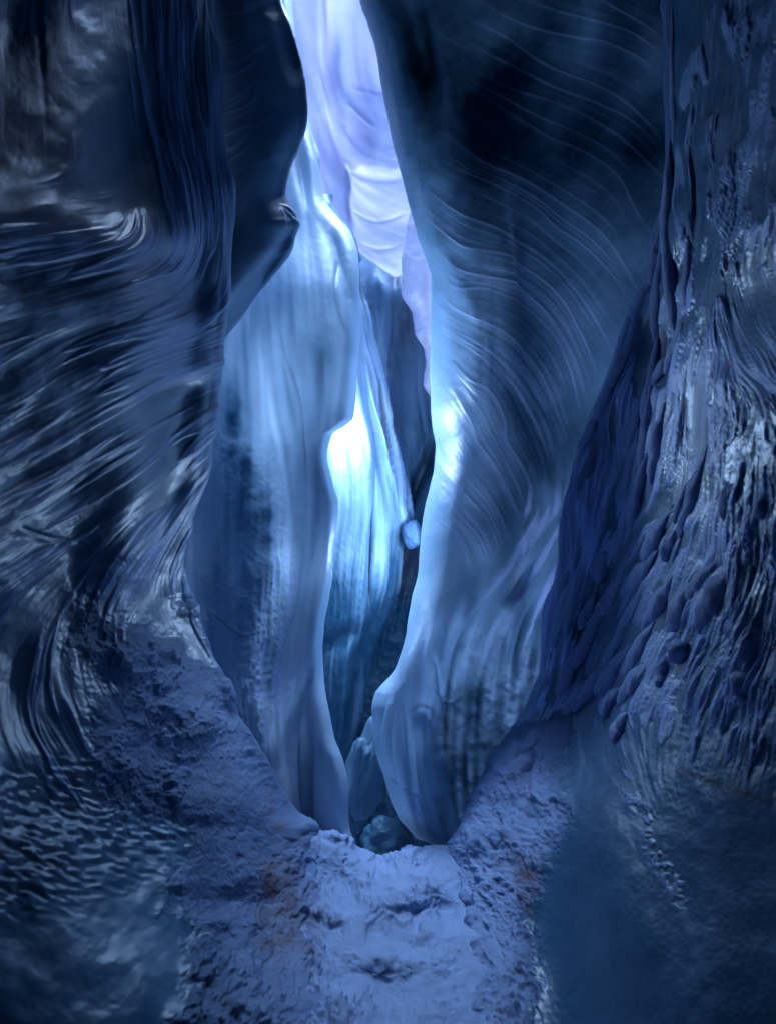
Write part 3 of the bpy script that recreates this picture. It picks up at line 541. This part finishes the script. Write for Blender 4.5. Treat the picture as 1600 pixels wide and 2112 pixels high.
# ================================================================== RIGHT NEAR WALL (drips, flakes) and its snow bank
E10 = [(-1300, 1350), (-200, 1362), (0, 1365), (100, 1368), (200, 1371), (300, 1371), (400, 1367), (450, 1356), (500, 1345), (560, 1333), (620, 1312), (700, 1277), (780, 1246), (860, 1214), (950, 1182), (1030, 1160), (1080, 1150), (1130, 1153), (1160, 1148), (1200, 1142),
       (1240, 1132), (1300, 1124), (1400, 1108), (1460, 1086), (1500, 1060), (1550, 1026), (1600, 1000), (1650, 976), (1700, 950), (1740, 924), (1775, 932), (1850, 962), (1950, 985), (2112, 1000), (2600, 1030), (3300, 1050)]
e10 = [e[0] for e in E10]
SM10 = sm([e for e in E10], 110)
def m10(t, R=1600): return [(a, b * (1 - t) + R * t) for a, b in SM10]
v = vrange(-450, 3300)
cols = [(off(E10, 300), [(-1300, 4.4), (1200, 5.0), (1740, 4.6), (2112, 3.0), (3300, 1.7)]), (off(E10, 60), [(-1300, 3.8), (700, 4.1), (1200, 4.7), (1740, 4.2), (2112, 2.7), (3300, 1.5)]), (off(E10, 7), [(-1300, 3.4), (400, 3.45), (700, 3.7), (1000, 4.15), (1240, 4.45), (1450, 4.4), (1740, 3.95), (1850, 3.4), (2112, 2.45), (3300, 1.3)]),
        (E10, [(-1300, 3.2), (400, 3.25), (700, 3.5), (1000, 3.95), (1240, 4.2), (1450, 4.2), (1600, 3.95), (1740, 3.72), (1850, 3.2), (2112, 2.30), (2600, 1.72), (3300, 1.1)]),
        (off(E10, 22), [(-1300, 3.05), (400, 3.1), (700, 3.44), (1000, 3.88), (1240, 4.12), (1450, 4.08), (1600, 3.74), (1740, 3.56), (1850, 3.12), (2112, 2.27), (2600, 1.65), (3300, 1.09)]),
        (m10(.22), [(-1300, 2.8), (400, 2.85), (700, 3.33), (1000, 3.78), (1240, 3.96), (1450, 3.80), (1700, 3.15), (2112, 2.2), (2600, 1.5), (3300, 1.06)]),
        (m10(.5), [(-1300, 2.5), (400, 2.5), (700, 2.65), (1000, 2.9), (1240, 2.85), (1450, 2.72), (1700, 2.45), (2112, 1.92), (2600, 1.4), (3300, 1.04)]),
        (m10(.78), [(-1300, 2.2), (400, 2.2), (700, 2.2), (1000, 2.2), (1240, 2.15), (1450, 2.12), (2112, 1.68), (2600, 1.3), (3300, 1.02)]),
        (1600, [(-1300, 1.9), (400, 1.9), (1240, 1.9), (1450, 1.86), (2112, 1.56), (3300, 1.0)]), (1800, [(-1300, 1.55), (1500, 1.5), (2112, 1.35), (3300, .9)]), (2200, 1.1), (3100, .6)]
px, py, d = loft(cols, v)
d = sculpt(px, py, d, [(1430, 860, 26, 110, 0, .12), (1560, 620, 60, 100, 20, .10), (1580, 440, 40, 60, 30, -.08), (1480, 1612, 150, 9, 14, .0), (1240, 700, 22, 140, 26, -.03), (1200, 1110, 50, 90, 30, .07), (1120, 1230, 34, 70, 20, .06),
                       (1270, 1850, 90, 260, -18, -.07), (1390, 330, 16, 260, 2, -.05), (1440, 400, 14, 160, 2, .05), (1300, 930, 40, 200, 20, -.05), (1180, 1360, 60, 130, 25, -.08)])
G10 = [[(1390, -200), (1390, 300), (1385, 560), (1370, 700)], [(1450, -200), (1450, 300), (1440, 560), (1430, 700), (1400, 900)], [(1530, -200), (1500, 200), (1490, 400), (1440, 600)], [(1620, -200), (1590, 200), (1560, 360)], [(1480, 560), (1520, 680), (1580, 760), (1640, 820)],
       [(1380, 700), (1335, 900), (1262, 1100), (1175, 1300), (1125, 1450), (1060, 1560)], [(1310, 640), (1250, 770), (1190, 880), (1110, 1030)], [(1235, 840), (1260, 930), (1240, 1040), (1190, 1180)], [(1130, 950), (1165, 1060), (1180, 1150), (1150, 1260), (1110, 1400)],
       [(1090, 1130), (1120, 1220), (1105, 1320), (1070, 1480)], [(1400, 780), (1400, 950), (1370, 1060), (1300, 1200)], [(1470, 900), (1450, 1080), (1400, 1220), (1330, 1400)], [(1560, 900), (1540, 1100), (1520, 1250), (1440, 1420), (1400, 1560)], [(1650, 950), (1620, 1250), (1560, 1500)],
       [(1200, 1520), (1290, 1750), (1390, 1900), (1490, 2100)], [(1185, 1530), (1190, 1800), (1180, 2150)], [(1000, 1640), (960, 1720)], [(1380, 1620), (1480, 1900), (1600, 2150)], [(1100, 1500), (1060, 1700), (1080, 2100)]]
V10 = flow(G10, 36); box = (880, -200, 1800, 2300)
la = lic(blur(white(101), 1), V10, 30, box); lb = lic(blur(white(102), 3), V10, 34, box); lc = lic(vn(105, 40) + .5 * vn(106, 20), V10, 30, box); lw = lic(white(107), V10, 14, box)
ex = GX - np.interp(GY, e10, [e[1] for e in E10])
bx = np.interp(GY, [1440, 1480, 1520, 1600, 1700, 1800, 1900, 2000, 2112], [1120, 1180, 1190, 1160, 1165, 1125, 1080, 1090, 1100])
snow10 = sstep(bx + 34 * FINE + 26 * MID - GX, -3, 3) * sstep(GY + 30 * FINE + .35 * (GX - 1100), 1490, 1500)
snow10 = np.clip(snow10, 0, 1)
panel = np.clip(zone((1215, 830, 26, 150, 1.2, 27), (1130, 1010, 30, 90, 1, 25), (1430, 860, 30, 110, 1.2), (1570, 640, 70, 110, 1, 20), (1210, 1680, 60, 130, 1, -15)), 0, 1)
topz = sstep(GY, 700, 350)
flake = (1 - .9 * panel) * (1 - snow10) * sstep(GY + .05 * GX + 90 * MID + 60 * FINE, 1800, 1500) * (1 - zone((1260, 1650, 60, 130, 1, -20)))
crest = np.clip(.55 * lb + .5 * la + .25 * lw, -2.2, 2.2)
fz = np.clip(.18 + zone((1420, 850, 170, 120, .7), (1480, 1130, 160, 130, .9), (1460, 740, 60, 150, .5, -10), (1180, 1120, 70, 150, .8, 15), (1105, 1330, 60, 210, 1.3, 12), (1170, 1080, 60, 150, .9, 20), (1560, 740, 60, 100, .6, -30), (1590, 440, 30, 60, .8, 30), (1480, 1400, 160, 130, .6), (1130, 1010, 40, 90, .6, 25)), 0, 1)
r5 = lic(blur(white(108), 3), V10, 30, box); r2 = lic(blur(white(110), 1), V10, 24, box)
pl = sstep(.75 * r5 + .4 * r2 + .3 * lc + (fz - .45) * 1.7, -.05, .4) * flake
edg = 4 * pl * (1 - pl)
H = .018 * WIDE + pl * (.005 + .0034 * crest) + .0022 * flake * crest + .005 * lc * flake + .003 * GRAIN * snow10 + .0008 * GRAIN
puff = np.abs(lic(vn(151, 30) + .4 * vn(152, 14), V10, 12, box)) ** .7
H += blur(snow10.astype(np.float32), 7) * snowy(640)
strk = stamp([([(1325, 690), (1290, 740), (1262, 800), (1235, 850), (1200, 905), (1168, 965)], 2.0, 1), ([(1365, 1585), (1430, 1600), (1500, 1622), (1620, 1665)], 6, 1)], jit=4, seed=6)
crumb = stamp([([(1250, 1555), (1290, 1630), (1330, 1700), (1370, 1800), (1420, 1900)], 13, 1.0)], jit=10, seed=31) * sstep(fbm(331, 12, 3, .6) + .25 * MID, -.05, .25)
fans = stamp([([(1190, 1512), (1240, 1570), (1290, 1660), (1330, 1760), (1400, 1880), (1480, 2080)], 9, 1), ([(1250, 1620), (1300, 1760), (1330, 1880), (1350, 2000)], 9, .5), ([(1275, 1800), (1290, 1900), (1300, 2000)], 14, .5)], jit=3, seed=15)
H += .002 * fans + .007 * crumb
frost_glint = np.clip(.02 + pl * (.38 + .9 * fz * sstep(crest, -.5, 1.4)) + .35 * edg * fz, 0, 1)  # flakes whitened: part real frost, part glossy highlights painted in
frost_glint = np.maximum(frost_glint, .45 * sstep(ex, 16, 3) * sstep(GY, 1100, 900))
bare = sstep(FINE + .5 * MID, .25, .55)
thick = np.clip(blur(snow10.astype(np.float32), 12) * 1.9 - .85, 0.08, 1)
frost_glint = frost_glint * (1 - snow10) + snow10 * (.8 - .5 * bare * sstep(GX, 980, 1080)) * thick; frost_glint = np.clip(frost_glint + .10 * fans + .55 * crumb, 0, 1)
dirt_shade = np.clip(np.maximum(strk * .95, zone((1070, 1790, 40, 50, .6), (1090, 1850, 20, 60, .5)) * (.6 + FINE)) + .5 * sstep(vn(170, 8) + zone((1450, 330, 14, 120, .5), (1470, 680, 10, 120, .5)), 1.05, 1.2), 0, .85)  # lower crack line is an overhang's shadow painted near black
o, P, A, k = sheet('ice_wall', px, py, d, H, frost_glint, sstep(GY, 1640, 1480) * np.clip(.06 + .05 * lc + .10 * MID + .1 * FINE + .75 * zone((1215, 830, 40, 200, 1.2, 27), (1120, 1040, 50, 110, 1, 25), (1100, 1280, 60, 180, 1.2, 15)), 0, 1), dirt_shade, M_DARK, keep=(snow10 > .5).astype(np.float32))  # paler flank stands in for ambient light; lower part darkened as shade
WR = tag(o, 'near right ice wall with hanging drips, frosted flakes and a dark overhang shadow line painted below', 'ice wall')
o = mesh_grid('snow_bank', P, A, M_SNOW, k)
tag(o, 'crumbly snow bank at the foot of the right wall beside the trampled path', 'snow bank')

# snow pillows clinging to the right near wall: parts of it
from mathutils import noise as mnoise
Dmap_px, Dmap_py, Dmap_P = px, py, relief(px, py, d, H * 0)
def on_wall(x, y):
    j = int(np.argmin(np.abs(Dmap_py[:, 0] - y))); row = Dmap_px[j]
    i0 = int(np.argmin(row[:max(1, len(row))]))
    seg = row.copy(); seg[:i0] = 1e9
    i = int(np.argmin(np.abs(seg - x)))
    a = Dmap_P[j, min(i + 6, len(row) - 1)] - Dmap_P[j, max(i - 6, 0)]; b = Dmap_P[min(j + 6, len(Dmap_P) - 1), i] - Dmap_P[max(j - 6, 0), i]
    n = np.cross(a, b); n /= np.linalg.norm(n); p = Dmap_P[j, i]
    if np.dot(n, p - np.array([0, 0, EYE])) > 0: n = -n
    return p, n
def pillow(x0, y0, x1, y1, wd, seed, bulge=1.0):
    """rounded snow lobe hung from (x0,y0) to (x1,y1); wd = half width in photo px at its fat lower end"""
    n = 30; m = 22; co = []; fs = []
    pa, na = on_wall(x0, y0); pb, nb = on_wall(x1, y1)
    ax = pb - pa; L = np.linalg.norm(ax); ax /= L; nn = na + nb; nn -= ax * np.dot(nn, ax); nn /= np.linalg.norm(nn); sd = np.cross(ax, nn)
    W = wd / FPX * (pa[1] + pb[1]) / 2 * 1.35
    mid, _ = on_wall((x0 + x1) / 2, (y0 + y1) / 2); sag = np.dot(mid - (pa + pb) / 2, nn)
    for i in range(n + 1):
        t = i / n; prof = (math.sin(math.pi * min(1, t ** 1.5 * .5 / .42)) if t < .56 else math.sqrt(max(0, 1 - ((t - .56) / .44) ** 2.3)))
        prof = max(.02, prof) * (.9 + .25 * mnoise.noise(Vector((seed * 3.1, t * 3.5, 0))))
        c = pa + ax * L * t + nn * (sag * 4 * t * (1 - t)) + sd * W * .35 * mnoise.noise(Vector((seed * 1.7, t * 2.2, 5)))
        for j in range(m):
            a = 2 * math.pi * j / m; cs_, sn = math.cos(a), math.sin(a)
            h = (.75 if sn > 0 else .55) * W * bulge
            p = c + sd * W * prof * cs_ + nn * (h * prof * sn)
            q = Vector(p) * 22; nz = mnoise.noise(q) * .15 + mnoise.noise(q * 2.7) * .07 + mnoise.noise(q * 8) * .022
            p = p + (sd * cs_ + nn * sn) * W * nz
            co.append(p)
    f = [(i * m + j, i * m + (j + 1) % m, (i + 1) * m + (j + 1) % m, (i + 1) * m + j) for i in range(n) for j in range(m)]
    f += [tuple(range(m))[::-1], tuple(n * m + j for j in range(m))]
    me = bpy.data.meshes.new('snow_pillow'); me.from_pydata([tuple(c) for c in co], [], f); me.update()
    me.polygons.foreach_set('use_smooth', np.ones(len(f), bool)); me.materials.append(M_PIL)
    o = bpy.data.objects.new('snow_pillow', me); COL.objects.link(o); o.parent = WR
    s = o.modifiers.new('s', 'SUBSURF'); s.levels = 1; s.render_levels = 1
    return o
M_PIL = ice_material('pillow_snow', (0.26, 0.32, 0.50), (0.26, 0.32, 0.50), (.5, .7), bump=.35, grain=90, spec=.25, frost_glintc=(.2, .27, .45))
PIL = [(1385, 60, 1392, 330, 12), (1370, 340, 1362, 470, 12), (1388, 330, 1392, 700, 20), (1362, 480, 1340, 590, 13), (1345, 540, 1318, 640, 10), (1318, 640, 1285, 740, 9), (1290, 720, 1256, 800, 9), (1258, 790, 1222, 870, 8), (1225, 860, 1195, 930, 7),
       (1420, 480, 1412, 660, 12), (1370, 500, 1350, 715, 14), (1412, 650, 1370, 770, 15), (1352, 700, 1330, 830, 10), (1372, 740, 1345, 790, 12), (1345, 800, 1320, 985, 15), (1320, 830, 1290, 940, 10), (1365, 860, 1340, 1000, 20), (1305, 940, 1280, 1050, 12), (1330, 950, 1295, 1110, 17),
       (1445, 960, 1400, 1110, 20), (1420, 1000, 1390, 1080, 12), (1372, 1070, 1325, 1160, 18), (1390, 1100, 1365, 1150, 18), (1300, 1050, 1265, 1160, 14), (1340, 1150, 1280, 1230, 18), (1285, 1160, 1240, 1270, 16), (1400, 1120, 1385, 1160, 9),
       (1245, 1140, 1230, 1205, 15), (1250, 1220, 1215, 1300, 14), (1330, 1200, 1270, 1310, 14), (1380, 1200, 1325, 1310, 20), (1430, 1215, 1380, 1300, 24), (1290, 1280, 1240, 1380, 17), (1225, 1290, 1180, 1380, 14), (1210, 1250, 1195, 1300, 10),
       (1340, 1300, 1290, 1390, 20), (1285, 1350, 1225, 1430, 22), (1235, 1380, 1180, 1470, 17), (1185, 1350, 1150, 1440, 13), (1500, 1190, 1440, 1300, 28), (1400, 1320, 1395, 1370, 32), (1330, 1380, 1275, 1450, 22), (1205, 1410, 1160, 1480, 16), (1270, 1430, 1240, 1470, 22),
       (1520, 1010, 1490, 1060, 24), (1580, 1020, 1560, 1070, 20), (1460, 1180, 1410, 1240, 18), (1500, 1290, 1530, 1320, 20), (1370, 1360, 1360, 1420, 18), (1545, 1390, 1520, 1440, 26), (1290, 1480, 1260, 1530, 20), (1130, 1390, 1120, 1440, 9), (1155, 1300, 1140, 1350, 8), (1110, 1500, 1080, 1560, 16), (1090, 1560, 1050, 1620, 18), (1060, 1580, 1035, 1620, 10), (1220, 1240, 1200, 1290, 9), (1170, 1180, 1150, 1230, 8)]
for i, p in enumerate(PIL): pillow(p[0] - .35 * (p[2] - p[0]), p[1] - .35 * (p[3] - p[1]), *p[2:4], p[4] * 1.12, seed=i + 1, bulge=.8)
print('right', time.time() - t_start)

# ================================================================== SNOW PATH
LIP = [(300, 1560), (480, 1640), (560, 1670), (600, 1695), (640, 1712), (690, 1718), (720, 1735), (745, 1752), (780, 1766), (815, 1757), (845, 1744), (880, 1749), (925, 1745), (1000, 1730), (1100, 1700), (1300, 1640)]
v = np.arange(380, 1250, 2.0)
cols = [(off(LIP, 260), 4.9), (off(LIP, 50), 4.15), (off(LIP, 4), 3.86), (LIP, 3.74), (off(LIP, 16), 3.6), ([(0, 1800)], [(380, 3.35), (800, 3.4), (1250, 3.35)]), (1850, 3.15), (1980, [(380, 2.6), (800, 2.68)]), (2112, 2.25), (2500, 1.68), (3300, 1.05), (5000, .55)]
px, py, d = loft(cols, v, across=True)
d = sculpt(px, py, d, [(905, 1880, 50, 36, 0, .11), (905, 1925, 60, 20, 0, -.05), (700, 1835, 46, 36, 10, .09), (690, 1890, 60, 20, 5, -.06), (1000, 1880, 40, 40, 0, .08), (790, 2060, 60, 40, 0, .10), (780, 1815, 26, 36, -20, .07), (700, 1725, 60, 10, 12, -.05), (960, 1825, 22, 14, 10, .05), (820, 1860, 70, 22, -8, -.06), (760, 1960, 60, 30, 20, -.06), (740, 2020, 70, 30, 0, .05), (870, 1985, 60, 26, 0, -.05), (1000, 1960, 40, 70, 0, -.04)])
V11 = flow([[(650, 1700), (720, 1790), (900, 1790), (1000, 1700)], [(650, 1850), (850, 1900), (1050, 1850)], [(700, 2000), (850, 2060), (1050, 2000)]], 90)
u1 = lic(vn(201, 14), V11, 8, (500, 1600, 1200, 2300))
H = (.35 + .6 * sstep(fbm(695, 110, 2), -.2, .3) + .7 * sstep(np.abs(GX - 850), 130, 230)) * snowy(680) + .03 * MID + .02 * fbm(690, 120, 2) + .003 * np.clip(u1, -2, 2)
o = sheet('snow_ground', px, py, d, H, ZERO + .72, ZERO + .7, np.clip(zone((1070, 1800, 40, 50, .4), (650, 1900, 16, 90, .25)), 0, 1), M_SNOW)
tag(o, 'trampled lilac snow path with footholds between the two banks', 'snow', kind='structure')

# ================================================================== blocks and lumps in the gap
def boulder(name, cx, cy, d0, rx, ry, rz, seed, mat, label, cat, tilt=0, amp=.24, pale=.4):
    bm = bmesh.new(); bmesh.ops.create_icosphere(bm, subdivisions=5, radius=1)
    c = Vector(PT(cx, cy, d0)); k = d0 / FPX; ct, s_ = math.cos(tilt), math.sin(tilt)
    for vv in bm.verts:
        p = vv.co.copy(); q = p * 1.3 + Vector((seed * 7.3, 0, 0))
        s = 1 + amp * 1.4 * mnoise.noise(q) + amp * .5 * mnoise.noise(q * 2.3) + amp * .2 * mnoise.noise(q * 6) + amp * .08 * mnoise.noise(q * 16)
        p = Vector((math.copysign(abs(p.x) ** .93, p.x), p.y, math.copysign(abs(p.z) ** .93, p.z))) * s
        x, z = p.x * rx * k, p.z * ry * k
        vv.co = Vector((x * ct - z * s_, p.y * rz, x * s_ + z * ct))
    me = bpy.data.meshes.new(name); bm.to_mesh(me); bm.free()
    me.polygons.foreach_set('use_smooth', np.ones(len(me.polygons), bool)); me.materials.append(mat)
    at = me.attributes.new('pale', 'FLOAT', 'POINT'); at.data.foreach_set('value', np.full(len(me.vertices), pale, np.float32))
    o = bpy.data.objects.new(name, me); COL.objects.link(o); o.location = c
    return tag(o, label, cat)
boulder('ice_boulder', 752, 1590, 4.75, 36, 92, .16, 1, M_RIB, 'rounded upright ice boulder wedged behind the swollen pale foot', 'ice boulder', tilt=-.16, pale=.35)
boulder('ice_boulder', 800, 1742, 4.35, 56, 52, .18, 2, M_RIB, 'low dark ice boulder lying just beyond the lip of the snow path', 'ice boulder', pale=.15)
boulder('ice_boulder', 728, 1640, 5.1, 26, 70, .2, 5, M_RIB, 'dark ice boulder deep between the column foot and the upright boulder', 'ice boulder', pale=.2)
boulder('ice_boulder', 835, 1718, 4.45, 26, 24, .08, 4, M_BLUE, 'small pale ice chunk wedged under the swollen foot', 'ice boulder', tilt=.3, pale=.35)
boulder('snow_clump', 850, 1102, 5.5, 20, 27, .11, 3, M_SNOW, 'small clump of white snow stuck high in the gap', 'snow clump', pale=.05, amp=.15)

# ================================================================== unseen shell added to block the sky: roof with an open slot, sides, ends
def slab(name, boxes, mat, label=None):
    bm = bmesh.new()
    for x0, x1, y0, y1, z0, z1 in boxes:
        vs = [bm.verts.new((x, y, z)) for z in (z0, z1) for y in (y0, y1) for x in (x0, x1)]
        for f in ((0, 2, 3, 1), (4, 5, 7, 6), (0, 1, 5, 4), (2, 6, 7, 3), (0, 4, 6, 2), (1, 3, 7, 5)): bm.faces.new([vs[i] for i in f])
    me = bpy.data.meshes.new(name); bm.to_mesh(me); bm.free(); me.materials.append(mat)
    o = bpy.data.objects.new(name, me); COL.objects.link(o); o['kind'] = 'structure'
    return o
slab('blocker_roof', [(-5, 0.25, -4, 4.35, 5.0, 6.6), (0.25, 5, -4, 3.7, 5.0, 6.6), (-5, -1.3, 3.2, 6, 7.0, 8.0), (1.5, 5, 3.2, 6, 7.0, 8.0), (-5, -2.6, 6, 13, 7.0, 8.0), (2.6, 5, 6, 13, 7.0, 8.0), (-1.3, 1.5, 11.5, 13, 7.0, 8.0)], M_DARK)  # added out of view, edges shaped to shade the near walls
slab('blocker_side', [(-5.2, -5, -4, 13, -4, 8)], M_DARK); slab('blocker_side', [(5, 5.2, -4, 13, -4, 8)], M_DARK)
slab('blocker_end', [(-5, 5, 13, 13.3, -4, 8)], M_DARK); slab('blocker_end', [(-5, 5, -4.3, -4, -4, 6)], M_DARK)
slab('ground', [(-5, 5, -4, .45, -.4, .08)], M_SNOW); slab('blocker_floor', [(-5.2, 5.2, -4.3, 13.3, -4.2, -4)], M_DARK)
print('done', time.time() - t_start, sum(len(o.data.vertices) for o in S.objects if o.type == 'MESH'))
